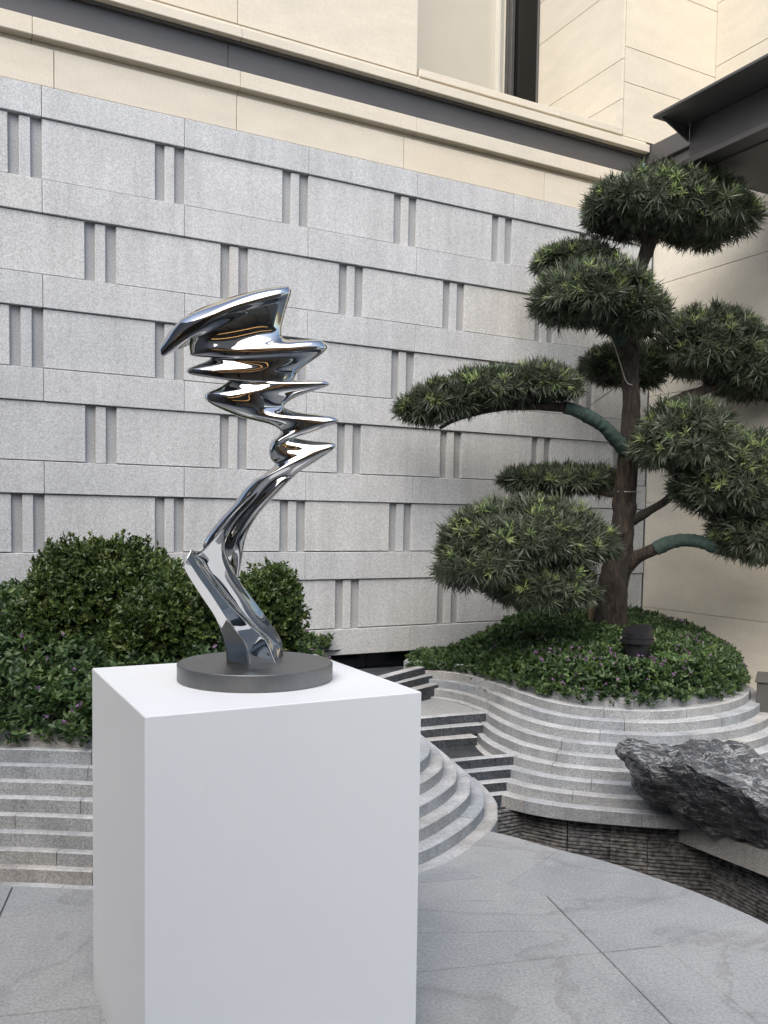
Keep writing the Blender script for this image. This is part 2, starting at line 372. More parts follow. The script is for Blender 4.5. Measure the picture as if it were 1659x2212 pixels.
# upper wall left of the recess
courses('stone_panel', 0, 0, -.06, .5, [4.90, 6.2, 7.4, 8.6], [TL, -1.235, .192], M['cream'], bd)
# recess: back wall, tall window in the return, pier
RB, PT = 1.75, 2.25
courses('stone_panel', 0, 0, RB, RB+.2, [4.957, 5.98, 7.2, 8.6], [.0, 1.2, 2.235], M['recess_back'], bd)
courses('pier_stone', 0, 0, -.055, 1.14, [4.957, 5.21, 5.55, 6.20, 6.6, 7.5, 8.6], [PT, 2.275], M['cream'], bd, .002)
courses('pier_stone', 0, 0, -.055, .3, [4.90, 5.36, 5.66, 6.25, 6.9, 7.6, 8.6], [2.277, 3.42], M['cream'], bd, .002)
win = cbox('window', PT+.03, PT+.06, 1.142, 1.70, 4.957, 8.6, M['glass'], bd, .002)
for y0, y1 in ((1.142, 1.165), (1.585, 1.64), (1.655, 1.70)): cbox('frame', PT-.012, PT+.028, y0, y1, 4.957, 8.6, M['steel'], win, .003)
cbox('rail', PT-.005, PT+.027, 1.167, 1.583, 5.42, 5.48, M['steel'], win, .003)
cbox('jamb', PT-.02, PT+.03, 1.702, RB-.002, 4.957, 8.6, M['jamb'], bd, .003)
cbox('jamb', PT-.11, PT-.075, 1.69, RB-.002, 4.957, 8.6, M['jamb'], bd, .003)

# ------------------------------------------------------------------ right wall (perpendicular) and its upper storey
rw = empty('limestone_wall', tuple(P0), WROT); tag(rw, 'tall cream limestone wall behind the tree meeting the granite wall at a corner', 'wall')
for zs, ys in (([.0, .74, 1.70, 2.67, 3.66, 4.60], None),):
    for zi, (a, b) in enumerate(zip(zs, zs[1:])):
        ysx = [-4.2, -2.9, -1.62 if zi % 2 else -1.9, -.03]
        for u, v in zip(ysx, ysx[1:]): cbox('stone_panel', 2.703, 2.9, u+.002, v-.002, a+.002, b-.002, M['cream_dull'], rw, .003)
cbox('steel_beam', 2.565, 2.9, -4.2, -.022, 4.70, 4.86, M['steel'], rw, .004); cbox('steel_lip', 2.60, 2.9, -4.2, -.022, 4.602, 4.688, M['steel'], rw, .003)
uw = empty('upper_storey_wall', tuple(P0), WROT); tag(uw, 'pale limestone upper wall rising above the dark canopy', 'wall')
courses('stone_panel', 0, 0, -4.2, -2.0, [4.87, 5.62, 6.32, 7.02, 8.6], [3.375, 3.6], M['cream'], uw); courses('stone_panel', 0, 0, -1.998, -.058, [4.87, 5.75, 6.32, 7.3, 8.6], [3.375, 3.6], M['cream'], uw)

# canopy
cn = empty('steel_canopy', tuple(P0), WROT); tag(cn, 'dark steel entrance canopy jutting out above the tree', 'canopy')
CT, CU = 1.70, -1.37
cbox('side_beam', CT, CT+.09, -2.36, CU, 4.125, 4.362, M['steel'], cn, .004)
cbox('end_beam', CT+.092, 2.70, CU-.09, CU, 4.125, 4.362, M['steel'], cn, .004)
cbox('lower_flange', CT-.06, CT+.09, -2.36, CU+.05, 4.065, 4.108, M['steel'], cn, .004)
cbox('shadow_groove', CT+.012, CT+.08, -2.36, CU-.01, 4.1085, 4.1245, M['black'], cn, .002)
cbox('roof_flange', CT-.31, 2.70, -2.36, CU+.05, 4.364, 4.386, M['steel'], cn, .004)
mesh('gusset', [(CT-.27, CU+.01, 4.362), (CT-.002, CU+.01, 4.362), (CT-.002, CU+.01, 4.25), (CT-.27, CU-.002, 4.362), (CT-.002, CU-.002, 4.362), (CT-.002, CU-.002, 4.25)], [[0, 1, 2], [3, 5, 4], [0, 3, 4, 1], [1, 4, 5, 2], [2, 5, 3, 0]], M['steel'], cn)
cbox('soffit', CT+.092, 2.70, -2.36, CU+.045, 4.055, 4.085, M['box'], cn, .003)

# ------------------------------------------------------------------ terraced planters
HC = .058
def terrace(root, curve, out_sign, ztops, tread, depth, mat, step=.055, stone_len=.62, seed=0, clipf=None, hl=HC, base=None):
    C = resample(curve, step); N = normals2(C)*out_sign
    if base is not None:
        RB_ = resample(np.c_[curve, base], step); C = RB_[:, :2]; D8 = (RB_[:, 2:]-C)/8; N = normals2(RB_[:, 2:])*out_sign
    for _ in range(2): N[1:-1] = (N[:-2]+N[1:-1]*2+N[2:])/4
    N /= np.hypot(N[:, 0], N[:, 1])[:, None]
    rr = random.Random(seed)
    for k, zt in enumerate(ztops):
        out = C+N*(tread*k) if base is None else C+D8*k
        inn = out-N*depth
        seg = np.r_[0, np.cumsum(np.hypot(*(out[1:]-out[:-1]).T))]
        i = 0; nl = stone_len*rr.uniform(.35, 1)
        while i < len(C)-1:
            j = i+1
            while j < len(C)-1 and seg[j]-seg[i] < nl: j += 1
            if len(C)-1-j < 3: j = len(C)-1
            h = hl if k < len(ztops)-1 else hl*1.25
            V = []; Fs = []; c = .005; zz = rr.uniform(-.0012, .0012); dd = rr.uniform(-.0015, .0015)
            if clipf is None or clipf(out[(i+j)//2], k):
                for q in range(i, j+1):
                    o_, n_ = out[q]+N[q]*dd, inn[q]
                    if q == i and i > 0: e = (out[q+1]-out[q]); e = e/np.hypot(*e)*.0016; o_ = o_+e*1.8; n_ = n_+e*1.8
                    V += [(*o_, zt-h-.004), (*o_, zt-c+zz), (*(o_-N[q]*c), zt+zz), (*n_, zt+zz), (*n_, zt-h-.004)]
                n = j-i+1
                for q in range(n-1):
                    for s in range(5): Fs.append([q*5+s, q*5+(s+1) % 5, (q+1)*5+(s+1) % 5, (q+1)*5+s])
                Fs.append([0, 1, 2, 3, 4]); Fs.append([(n-1)*5+s for s in range(5)])
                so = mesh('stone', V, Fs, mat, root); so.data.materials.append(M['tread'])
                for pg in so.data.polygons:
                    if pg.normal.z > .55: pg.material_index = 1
            i = j; nl = stone_len*rr.uniform(.8, 1.15)
def fill(name, poly, z, mat, parent): return mesh(name, [(p[0], p[1], z) for p in poly], [list(range(len(poly)))], mat, parent)
# right planter around the tree
RRIM = .44
RIMP = [(.16, 6.62), (.4, 6.60), (.62, 6.47), (.80, 6.17), (.90, 5.96), (.99, 5.75), (1.11, 5.53), (1.30, 5.37), (1.63, 5.32), (1.88, 5.42), (2.12, 5.58), (2.33, 5.80), (2.50, 6.10), (2.60, 6.5), (2.66, 7.0), (2.72, 7.5)]
FOOT = [(.12, 6.30), (.34, 6.24), (.48, 6.06), (.57, 5.82), (.58, 5.56), (.63, 5.34), (.76, 5.10), (1.05, 4.91), (1.60, 4.79), (1.98, 4.80), (2.36, 4.95), (2.70, 5.27), (2.96, 5.72), (3.08, 6.3), (3.14, 6.9), (3.2, 7.4)]
rim = catmull(RIMP, 90); rfoot = catmull(FOOT, 90)
rp = empty('terraced_planter', (0, 0, 0)); tag(rp, 'terraced grey granite planter stepping down under the pruned tree', 'planter')
rsgn = 1 if (normals2(rim)[50] @ np.array([0, -1.])) > 0 else -1
terrace(rp, rim, rsgn, [RRIM-HC*k for k in range(10)], None, .22, M['step'], seed=3, base=rfoot)
soilR = [tuple(p) for p in rim[::3]]+[(2.69, 8.0), (2.3, 8.1), (.3, 7.03)]
fill('soil', soilR, RRIM-.03, M['soil'], rp)
# left planter behind the plinth
LRIM = .545; HL = .0605
lbase = catmull([(-4.2, 3.62), (-3.2, 3.56), (-2.2, 3.53), (-1.55, 3.525), (-1.17, 3.50), (-.7, 3.47), (-.25, 3.53), (.06, 3.67), (.25, 3.86), (.40, 4.10), (.50, 4.32), (.55, 4.55), (.53, 4.85), (.45, 5.2), (.33, 5.6), (.14, 6.0), (-.06, 6.35), (-.2, 6.6)], 110)
lsgn = 1 if (normals2(lbase)[30] @ np.array([0, -1.])) > 0 else -1
def lw(P): q = np.clip((P[:, 0]+.45)/.75, 0, 1); return .037+.036*q*q*(3-2*q)
lrim = lbase-normals2(lbase)*lsgn*(lw(lbase)*8)[:, None]
lp = empty('terraced_planter', (0, 0, 0)); tag(lp, 'terraced grey granite planter with nine courses behind the white plinth', 'planter')
terrace(lp, lrim, lsgn, [LRIM-HL*k for k in range(10)], None, .25, M['step'], seed=8, hl=HL, base=lbase)
soilL = [tuple(p) for p in lrim[::3]]+[(-.3, 6.7), (-4.3, 4.55)]
fill('soil', soilL, LRIM-.03, M['soil'], lp)

# water steps between the planters
ws = empty('water_steps', (0, 0, 0)); tag(ws, 'curved dark stone water steps running down between the two planters', 'steps')
def wstep(a, b, bow, zt, back, h=.064, mat='wet', name='step'):
    a = np.array(a); b = np.array(b); d = b-a; L = np.hypot(*d); d /= L; n_ = np.array([-d[1], d[0]])   # n_ points up-stream
    V = []; Fs = []; n = 13
    for q in range(n):
        u = q/(n-1); f = a+d*L*u+n_*bow*(4*u*(1-u)); g = f+n_*back
        V += [(*f, zt-h), (*f, zt-.006), (*(f+n_*.006), zt), (*g, zt), (*g, zt-h)]
    for q in range(n-1):
        for s in range(5): Fs.append([q*5+s, q*5+(s+1) % 5, (q+1)*5+(s+1) % 5, (q+1)*5+s])
    Fs.append([0, 1, 2, 3, 4]); Fs.append([(n-1)*5+s for s in range(5)])
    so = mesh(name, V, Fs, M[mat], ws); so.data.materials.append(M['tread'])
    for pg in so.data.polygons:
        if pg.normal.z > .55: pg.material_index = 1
    return so
def ext(a, b, f): a = np.array(a); b = np.array(b); return tuple(a-(b-a)*f), tuple(b)
for a, b, zt, back, f in (((.475, 4.945), (.80, 5.085), -.082, .2, .3), ((.445, 4.985), (.81, 5.14), -.024, .2, .4), ((.41, 5.03), (.825, 5.205), .034, .2, .4), ((.375, 5.08), (.85, 5.28), .092, .045, .6),
                          ((.26, 5.56), (.63, 5.72), .092, .2, 1.), ((.26, 5.63), (.68, 5.83), .150, .2, 1.), ((.265, 5.70), (.72, 5.92), .212, .05, 1.),
                          ((.273, 6.28), (.46, 6.55), .295, .1, 1.6), ((.215, 6.31), (.45, 6.65), .353, .1, 1.5), ((.214, 6.38), (.43, 6.72), .411, .06, 1.5)):
    wstep(*ext(a, b, f), .02, zt, back, .062 if zt < .2 or zt > .3 else .1)
def flat(name, poly, z, mat, parent): return mesh(name, [(x, y, z) for x, y in poly], [list(range(len(poly)))], mat, parent)
flat('landing', [(.1, 5.05), (.9, 5.3), (1.05, 5.55), (.75, 5.9), (-.2, 5.5)], RRIM-HC*6-.058, M['wet'], ws)
flat('landing', [(-.3, 5.5), (.72, 6.0), (.72, 6.35), (.5, 6.6), (-.3, 6.4)], RRIM-HC*4-.012, M['paving'], ws)
flat('channel_bed', [(-.6, 5.95), (.42, 6.80), (.42, 7.05), (-.9, 6.42)], RRIM-HC*1-.03, M['wet'], ws)
# black tile slot below the wall
sl = empty('tile_recess', tuple(P0), WROT); tag(sl, 'black glazed tile recess below the granite wall where water emerges', 'recess')
for a, b in ((-1.2, -.62), (-.618, -.135), (-.133, .33)): cbox('tile', a, b-.003, .02, .06, .2, .468, M['tile'], sl, .002)
cbox('end_stone', .335, .44, -.30, .06, .2, .466, M['step'], sl, .004)

# sunken basin walls of split slate
bw = empty('basin_wall', (0, 0, 0)); tag(bw, 'dark rough split slate wall lining the sunken basin', 'wall')
def slate_panel(a, b, z1, z0, seed):
    a = np.array(a, float); b = np.array(b, float); d = b-a; L = np.hypot(*d); d /= L; n_ = np.array([d[1], -d[0]])
    pitch = .0215; nr = int((z1-z0)/pitch); nx = max(10, int(L/.018)); V = []; Fs = []
    prof = ((0, 0), (.30, .012), (.72, .013), (.86, .001))
    rowsz = [(z1-(r+p)*pitch, o, r) for r in range(nr) for p, o in prof]
    for z, o, r in rowsz:
        for i in range(nx+1):
            u = L*i/nx; w1 = noise.noise(Vector((u*9+seed*7, r*.9, 0)))*.006; w2 = noise.noise(Vector((u*22, r*3.1, seed)))*.006+noise.noise(Vector((u*4, r*.3+seed, 5)))*.006
            p = a+d*u+n_*(max(o+w2, 0) if o > .005 else o); V.append((p[0], p[1], z+w1))
    m_ = nx+1
    for r in range(len(rowsz)-1):
        for i in range(nx): Fs.append([r*m_+i, r*m_+i+1, (r+1)*m_+i+1, (r+1)*m_+i])
    mesh('slate_panel', V, Fs, M['slate'], bw, fix=False)
path = [(.30, 4.78), (.56, 4.93), (.84, 5.07), (1.07, 4.93), (1.30, 4.885), (1.50, 4.84), (1.84, 4.79)]
for i, (a, b) in enumerate(zip(path, path[1:])):
    a = np.array(a); b = np.array(b); e = (b-a)/np.hypot(*(b-a))*.002; slate_panel(a+e, b-e, -.155, -.95, i)
for q, (a, b) in enumerate((((1.845, 4.785), (2.01, 4.40)), ((2.012, 4.395), (2.24, 3.97)), ((2.242, 3.965), (2.47, 3.54)), ((2.472, 3.535), (2.98, 2.62)))): slate_panel(a, b, -.24, -.95, 11+q)
full = path+[(2.01, 4.40), (2.47, 3.54), (2.98, 2.62)]
V = []
for x, y in full: V += [(x+.012, y+.03, -.15), (x+.012, y+.03, -1.0)]
mesh('backing', V, [[2*i, 2*i+2, 2*i+3, 2*i+1] for i in range(len(full)-1)], M['wet'], bw)
# bank and kerb to the right of the basin
kb = empty('basin_kerb', (0, 0, 0)); tag(kb, 'grey granite kerb slab under the black rock above the basin', 'kerb')
for a, b, c, d in (((1.66, 4.80), (1.95, 4.32), (2.5, 4.6), (2.2, 5.1)), ((1.953, 4.315), (2.42, 3.5), (3.0, 3.8), (2.503, 4.595)), ((2.423, 3.495), (2.95, 2.6), (3.5, 2.9), (3.003, 3.795))):
    prism('kerb_stone', [a, b, c, d], -.255, -.135, M['step'], kb, .005)
bank = mesh('bank', [(2.2, 4.9, -.15), (2.9, 3.6, -.15), (3.6, 1, -.15), (3.6, -9, -.15), (7, -9, -.15), (7, 8, -.15), (2.3, 7.9, -.15)], [list(range(7))], M['paving']); tag(bank, kind='structure')

# ------------------------------------------------------------------ plinth and sculpture
ZP = 1.026
A_, B_, C_, E_ = (-.910, 2.736), (-.565, 2.073), (.109, 2.432), (-.238, 3.092)
pl_ = prism('plinth', [A_, B_, C_, E_], 0, ZP, M['white'], None, .003); tag(pl_, 'square white painted plinth carrying the polished sculpture', 'plinth')
YS = 2.60
scu = empty('abstract_sculpture', (-.378, YS, ZP+.001)); tag(scu, 'twisting mirror polished steel abstract sculpture on a round grey base', 'sculpture')
SO = np.array([-.378, YS, ZP+.001])
n = 96; prof = [(0, 0), (.2275, 0), (.229, .0015), (.229, .046), (.227, .048), (0, .048)]
V = [(0, 0, 0)]; Fs = []
for r, z in prof[1:5]: V += [(r*cos(2*pi*k/n), r*sin(2*pi*k/n), z) for k in range(n)]
V.append((0, 0, .048))
for q in range(3):
    for k in range(n): Fs.append([1+q*n+k, 1+q*n+(k+1) % n, 1+(q+1)*n+(k+1) % n, 1+(q+1)*n+k])
for k in range(n): Fs.append([0, 1+(k+1) % n, 1+k]); Fs.append([1+4*n, 1+3*n+k, 1+3*n+(k+1) % n])
mesh('base_disc', V, Fs, M['disc'], scu)
ZD = ZP+.049
def z1p(x, y): return (308.7+.2977*x, 586.5+.2977*y)
def z2p(x, y): return (308.7+.2977*x, 987.9+.2977*y)
def loft(name, loops, n_s, n_c, mat, parent, org, cap=True, sm=6):
    L_ = np.array(loops)                         # stations x control points x 3
    dk = np.r_[0, np.cumsum(np.linalg.norm(L_[1:]-L_[:-1], axis=2).mean(1)**.5)]     # centripetal spacing of the stations
    mt = np.zeros_like(L_); hh = np.diff(dk); sl_ = (L_[1:]-L_[:-1])/hh[:, None, None]
    mt[0] = sl_[0]; mt[-1] = sl_[-1]
    for q in range(1, len(L_)-1): mt[q] = (sl_[q-1]*hh[q]+sl_[q]*hh[q-1])/(hh[q-1]+hh[q])
    cols = []
    for q in range(n_s):
        u = dk[-1]*q/(n_s-1); a = min(int(np.searchsorted(dk, u, 'right'))-1, len(L_)-2); t = (u-dk[a])/hh[a]
        cols.append((2*t**3-3*t*t+1)*L_[a]+(t**3-2*t*t+t)*hh[a]*mt[a]+(-2*t**3+3*t*t)*L_[a+1]+(t**3-t*t)*hh[a]*mt[a+1])
    cols = np.array(cols)
    for _ in range(sm): cols[1:-1] = (cols[:-2]+2*cols[1:-1]+cols[2:])/4
    V = []; Fs = []
    m_ = L_.shape[1]
    ch = np.linalg.norm(np.roll(L_, -1, 1)-L_, axis=2).mean(0)**.5; kn = np.r_[0, np.cumsum(ch)]
    for s in range(n_s):
        Q = cols[s]; h_ = ch[:, None]; sl2 = (np.roll(Q, -1, 0)-Q)/h_; hp = np.roll(h_, 1, 0); tg = (np.roll(sl2, 1, 0)*h_+sl2*hp)/(h_+hp)
        for k in range(n_c):
            u = kn[-1]*k/n_c; a = min(int(np.searchsorted(kn, u, 'right'))-1, m_-1); t = (u-kn[a])/ch[a]; b = (a+1) % m_
            V.append((2*t**3-3*t*t+1)*Q[a]+(t**3-2*t*t+t)*ch[a]*tg[a]+(-2*t**3+3*t*t)*Q[b]+(t**3-t*t)*ch[a]*tg[b]-org)
    for s in range(n_s-1):
        for k in range(n_c): Fs.append([s*n_c+k, s*n_c+(k+1) % n_c, (s+1)*n_c+(k+1) % n_c, (s+1)*n_c+k])
    if cap:
        for s in (0, n_s-1):
            c = len(V); V.append(np.mean(V[s*n_c:(s+1)*n_c], 0))
            for k in range(n_c): Fs.append([c, s*n_c+k, s*n_c+(k+1) % n_c])
    return mesh(name, V, Fs, mat, parent, smooth=True)
def sec(L, R, dF, dB, F=None, zf=z1p, dl=0, dr=0, bow=0):
    # one cross-section: left tip, three front points, right tip, three back points
    L = np.array(L, float); R = np.array(R, float)
    f = F if F else [L+(R-L)*u+np.array([0, bow*4*u*(1-u)]) for u in (.2, .5, .8)]
    if not isinstance(dF, tuple): dF = (dF*.8, dF, dF*.8)
    bk = [L+(R-L)*u for u in (.8, .5, .2)]
    f = [np.array(p, float) for p in f]; dBk = (dB*.8, dB, dB*.8)
    lip = lambda T, dt, P_, dp: (T+(P_-T)*.13, dt+(dp-dt)*.5)
    pts = [(L, dl), lip(L, dl, f[0], dF[0])]+list(zip(f, dF))+[lip(R, dr, f[2], dF[2]), (R, dr), lip(R, dr, bk[0], dBk[0])]+list(zip(bk, dBk))+[lip(L, dl, bk[2], dBk[2])]
    return [aty(*zf(*p), YS+d) for p, d in pts]
S = [
 sec((195, 425), (1025, 106), -.02, .03, [(330, 308), (600, 196), (850, 130)]),
 sec((145, 505), (1062, 112), (-.035, -.045, -.04), .06, [(300, 350), (590, 222), (850, 147)]),
 sec((124, 575), (1078, 145), (-.045, -.06, -.05), .08, [(300, 420), (570, 275), (850, 195)], dl=-.03),
 sec((152, 618), (1060, 205), (-.045, -.058, -.045), .08, [(320, 470), (580, 325), (860, 250)], dl=-.03),
 sec((335, 478), (1025, 320), (-.042, -.050, -.042), .07, [(450, 450), (640, 390), (850, 330)]),
 sec((336, 525), (1004, 430), (-.043, -.050, -.042), .06, [(460, 510), (650, 475), (850, 445)]),
 sec((340, 580), (1025, 490), (-.047, -.053, -.045), .07, [(470, 568), (680, 535), (880, 508)]),
 sec((350, 610), (1300, 500), (-.049, -.056, -.05), .08, [(520, 598), (780, 570), (1080, 535)]),
 sec((400, 622), (1338, 552), (-.048, -.056, -.05), .08, [(560, 618), (810, 602), (1100, 578)]),
 sec((482, 626), (1280, 612), (-.044, -.051, -.045), .07, [(620, 632), (820, 632), (1090, 622)]),
 sec((468, 648), (1180, 682), (-.044, -.051, -.045), .06, [(610, 660), (820, 672), (1040, 682)]),
 sec((318, 708), (1118, 735), (-.047, -.054, -.047), .07, [(480, 712), (720, 726), (960, 735)]),
 sec((328, 742), (1098, 776), (-.047, -.054, -.047), .07, [(480, 758), (720, 775), (960, 784)]),
 sec((590, 788), (1120, 788), (-.044, -.050, -.043), .05, [(700, 798), (830, 802), (1000, 800)]),
 sec((612, 800), (1330, 796), (-.044, -.050, -.046), .06, [(740, 812), (900, 816), (1140, 808)], dr=-.02),
 sec((570, 830), (1352, 822), (-.045, -.052, -.046), .06, [(720, 838), (900, 842), (1130, 840)], dr=-.02),
 sec((450, 892), (1110, 914), (-.05, -.055, -.038), .07, [(590, 893), (790, 902), (980, 909)]),
 sec((468, 945), (1028, 966), (-.052, -.056, -.034), .07, [(600, 962), (790, 968), (940, 968)]),
 sec((660, 1040), (1080, 1008), (-.046, -.048, -.034), .06, [(750, 1038), (870, 1030), (980, 1018)]),
 sec((960, 1125), (1385, 1058), (-.038, -.044, -.04), .05, dr=-.02),
 sec((1000, 1160), (1420, 1084), (-.038, -.044, -.04), .05, dr=-.02),
 sec((928, 1240), (1185, 1180), (-.04, -.036, -.03), .06),
 sec((913, 1300), (1096, 1204), (-.04, -.034, -.026), .06),
 sec((928, 1360), (1210, 1226), (-.036, -.034, -.032), .06),
 sec((955, 1405), (1388, 1246), (-.036, -.042, -.04), .05, dr=-.02),
 sec((890, 1462), (1392, 1280), (-.042, -.045, -.042), .05, dr=-.02),
 sec((795, 1522), (1125, 1462), (-.04, -.034, -.03), .07),
 sec((725, 1592), (1090, 1494), (-.04, -.03, -.036), .07),
 sec((655, 1690), (985, 1602), (-.045, -.026, -.04), .08),
 sec((550, 1805), (835, 1768), (-.046, -.022, -.036), .08),
 sec((458, 1930), (752, 1915), (-.05, -.02, -.034), .08, dl=-.01, dr=.0),
 sec((438, 2000), (728, 2025), (-.045, -.02, -.03), .08, dl=.0, dr=.01),
 sec((520, 2130), (712, 2125), (.0, .0, .0), .09, dl=.03, dr=.03),
 sec((610, 2230), (692, 2225), (.04, .04, .04), .10, dl=.06, dr=.06),
]
loft('twisted_column', S, 420, 72, M['chrome'], scu, SO)
def leg(pts, dy, lean): return [aty(*z2p(*p), YS+d+lean) for p, d in zip(pts, dy)]
LEG = [
 leg([(297, 792), (318, 738), (350, 674), (400, 715), (520, 600), (585, 524), (560, 590), (430, 740)], (-.03, -.06, -.05, -.01, .0, .0, .02, .03), -0.16),
 leg([(318, 838), (352, 790), (382, 742), (450, 760), (548, 715), (592, 680), (575, 720), (440, 800)], (-.03, -.065, -.055, -.01, .01, .0, .03, .05), -0.14),
 leg([(362, 912), (405, 870), (432, 822), (510, 855), (608, 845), (648, 812), (630, 840), (480, 900)], (-.02, -.065, -.055, .0, .02, .005, .05, .06), -0.115),
 leg([(440, 1030), (490, 990), (524, 945), (600, 985), (692, 968), (728, 935), (710, 960), (560, 1010)], (-.01, -.06, -.05, .01, .03, .015, .07, .07), -0.085),
 leg([(520, 1152), (598, 1155), (640, 1088), (710, 1122), (796, 1108), (832, 1075), (820, 1090), (660, 1120)], (.0, -.055, -.045, .025, .045, .03, .09, .08), -0.055),
 leg([(572, 1272), (680, 1268), (760, 1206), (815, 1230), (888, 1228), (922, 1200), (915, 1210), (740, 1220)], (.02, -.05, -.035, .045, .065, .06, .13, .11), -0.03),
 leg([(597, 1372), (752, 1370), (884, 1320), (910, 1325), (970, 1338), (1000, 1322), (995, 1330), (800, 1320)], (.04, -.04, -.015, .07, .10, .10, .18, .15), -0.012),
]
zb = []
for p in [(606, 1472), (776, 1508), (966, 1498), (958, 1458), (985, 1458), (1021, 1440), (1000, 1418), (760, 1425)]: zb.append(atz(*z2p(*p), ZD-.002))
LEG.append(zb)
# facetted prong: repeat the crease points so that they stay crisp
def crisp(l): return [l[0], l[0]+(l[1]-l[0])*.08, l[1]+(l[0]-l[1])*.06, l[1], l[1]+(l[2]-l[1])*.06, l[2]+(l[1]-l[2])*.08, l[2], l[2]+(l[3]-l[2])*.12, l[3], l[4], l[5]+(l[4]-l[5])*.12, l[5], l[5]+(l[6]-l[5])*.4, l[6], l[7], l[0]+(l[7]-l[0])*.15]
LEG = [crisp([np.array(p) for p in l]) for l in LEG]
loft('curved_leg', LEG, 120, 112, M['chrome'], scu, SO)

# ------------------------------------------------------------------ black rock
def zA(x, y): return (1296.6+.2185*x, 1543.5+.2185*y)
rk_cols = [  # x, top y, ridge y, bottom y (zoom px), half depth
 (183, 345, 370, 395, .03), (215, 275, 340, 450, .10), (290, 262, 380, 540, .16), (400, 288, 440, 770, .22), (540, 292, 500, 875, .26), (700, 312, 520, 950, .30),
 (860, 275, 480, 1065, .33), (915, 222, 520, 1095, .35), (960, 250, 570, 1115, .35), (1150, 255, 640, 1195, .42), (1400, 300, 760, 1310, .46), (1659, 440, 930, 1400, .48), (1900, 600, 1120, 1470, .44), (2200, 900, 1250, 1430, .22), (2350, 1150, 1300, 1400, .05)]
V = []; YR = 4.62
for x, t, r, b, hd in rk_cols:
    for px, py, Y in ((x, t, YR+hd*.35), (x, (t*.5+r*.5), YR-hd*.45), (x, r, YR-hd*1.05), (x, (r+b)/2, YR-hd*.75), (x, b, YR-hd*.1), (x, b-20, YR+hd*.6), (x, (t+b)/2, YR+hd), (x, t+30, YR+hd*.8)):
        V.append(aty(*zA(px, py), Y))
nc = len(rk_cols); Fs = []
for i in range(nc-1):
    for k in range(8): Fs.append([i*8+k, i*8+(k+1) % 8, (i+1)*8+(k+1) % 8, (i+1)*8+k])
Fs.append(list(range(8))); Fs.append([(nc-1)*8+k for k in range(8)])
rk = mesh('rock', V, Fs, M['rock'])
bm = bmesh.new(); bm.from_mesh(rk.data); bmesh.ops.subdivide_edges(bm, edges=bm.edges, cuts=6, use_grid_fill=True)
rr_ = random.Random(21); seeds_ = [v.co.copy() for v in rr_.sample(list(bm.verts), 46)]
for q in seeds_:                                   # split faces: shave the swellings flat
    dn = Vector((rr_.gauss(0, .8), rr_.gauss(-.7, .7), rr_.gauss(.25, .8))).normalized(); near = [v for v in bm.verts if (v.co-q).length < .24]
    hmax = max((v.co-q).dot(dn) for v in near)-rr_.uniform(.012, .035)
    for v in near:
        e_ = (v.co-q).dot(dn)-hmax
        if e_ > 0: v.co -= dn*e_
bm.normal_update()
for v in bm.verts:
    p = v.co; a = noise.hetero_terrain(p*5, .9, 2.1, 4, .7)*.012; cell = noise.voronoi(p*6.5)[0]
    b = (cell[1]-cell[0])*.055; c = noise.fractal(Vector((p.x*2, p.y*2, p.z*2)), 1, 2, 3)*.022
    d = noise.noise(Vector(((p.x+p.z)*30, p.y*8, (p.x-p.z)*5)))*.006
    v.co = p+v.normal*(a*1.1-.008+b*1.0-.015+c*.6+d*1.3)
bm.to_mesh(rk.data); bm.free(); tag(rk, 'jagged black rock with white veins leaning on the lower terraces', 'rock')

# ------------------------------------------------------------------ foliage tools
def leaves(name, base, axis, nrmv, length, width, tint, mat, parent=None, shape='oval', droop=0.0):
    n = len(base); axis = axis/np.linalg.norm(axis, axis=1)[:, None]
    side = np.cross(axis, nrmv); side /= np.linalg.norm(side, axis=1)[:, None]+1e-9; up = np.cross(side, axis)
    L = length[:, None]; W_ = width[:, None]
    if shape == 'needle':
        V = np.stack([base, base+axis*L*.45+side*W_*.5+up*W_*.15, base+axis*L-up*L*droop, base+axis*L*.45-side*W_*.5+up*W_*.15], 1); k = 4; quads = np.array([[0, 1, 2, 3]])
    else:
        V = np.stack([base, base+axis*L*.38+side*W_*.48+up*W_*.18, base+axis*L*.76+side*W_*.36+up*W_*.14-up*L*droop*.5, base+axis*L-up*L*droop, base+axis*L*.76-side*W_*.36+up*W_*.14-up*L*droop*.5, base+axis*L*.38-side*W_*.48+up*W_*.18], 1); k = 6; quads = np.array([[0, 1, 2, 3], [0, 3, 4, 5]])
    Fq = (np.arange(n)[:, None, None]*k+quads[None]).reshape(-1, 4)
    me = bpy.data.meshes.new(name); me.vertices.add(n*k); me.vertices.foreach_set('co', V.reshape(-1).astype(np.float32))
    nf = len(Fq); me.loops.add(nf*4); me.loops.foreach_set('vertex_index', Fq.reshape(-1).astype(np.int32)); me.polygons.add(nf)
    me.polygons.foreach_set('loop_start', np.arange(nf, dtype=np.int32)*4)
    at = me.attributes.new('tint', 'FLOAT', 'POINT'); at.data.foreach_set('value', np.repeat(np.clip(tint, 0, 1), k).astype(np.float32))
    me.materials.append(mat); me.update(calc_edges=True)
    o = link(bpy.data.objects.new(name, me), parent); return o
def unit(v): return v/(np.linalg.norm(v, axis=-1, keepdims=True)+1e-9)
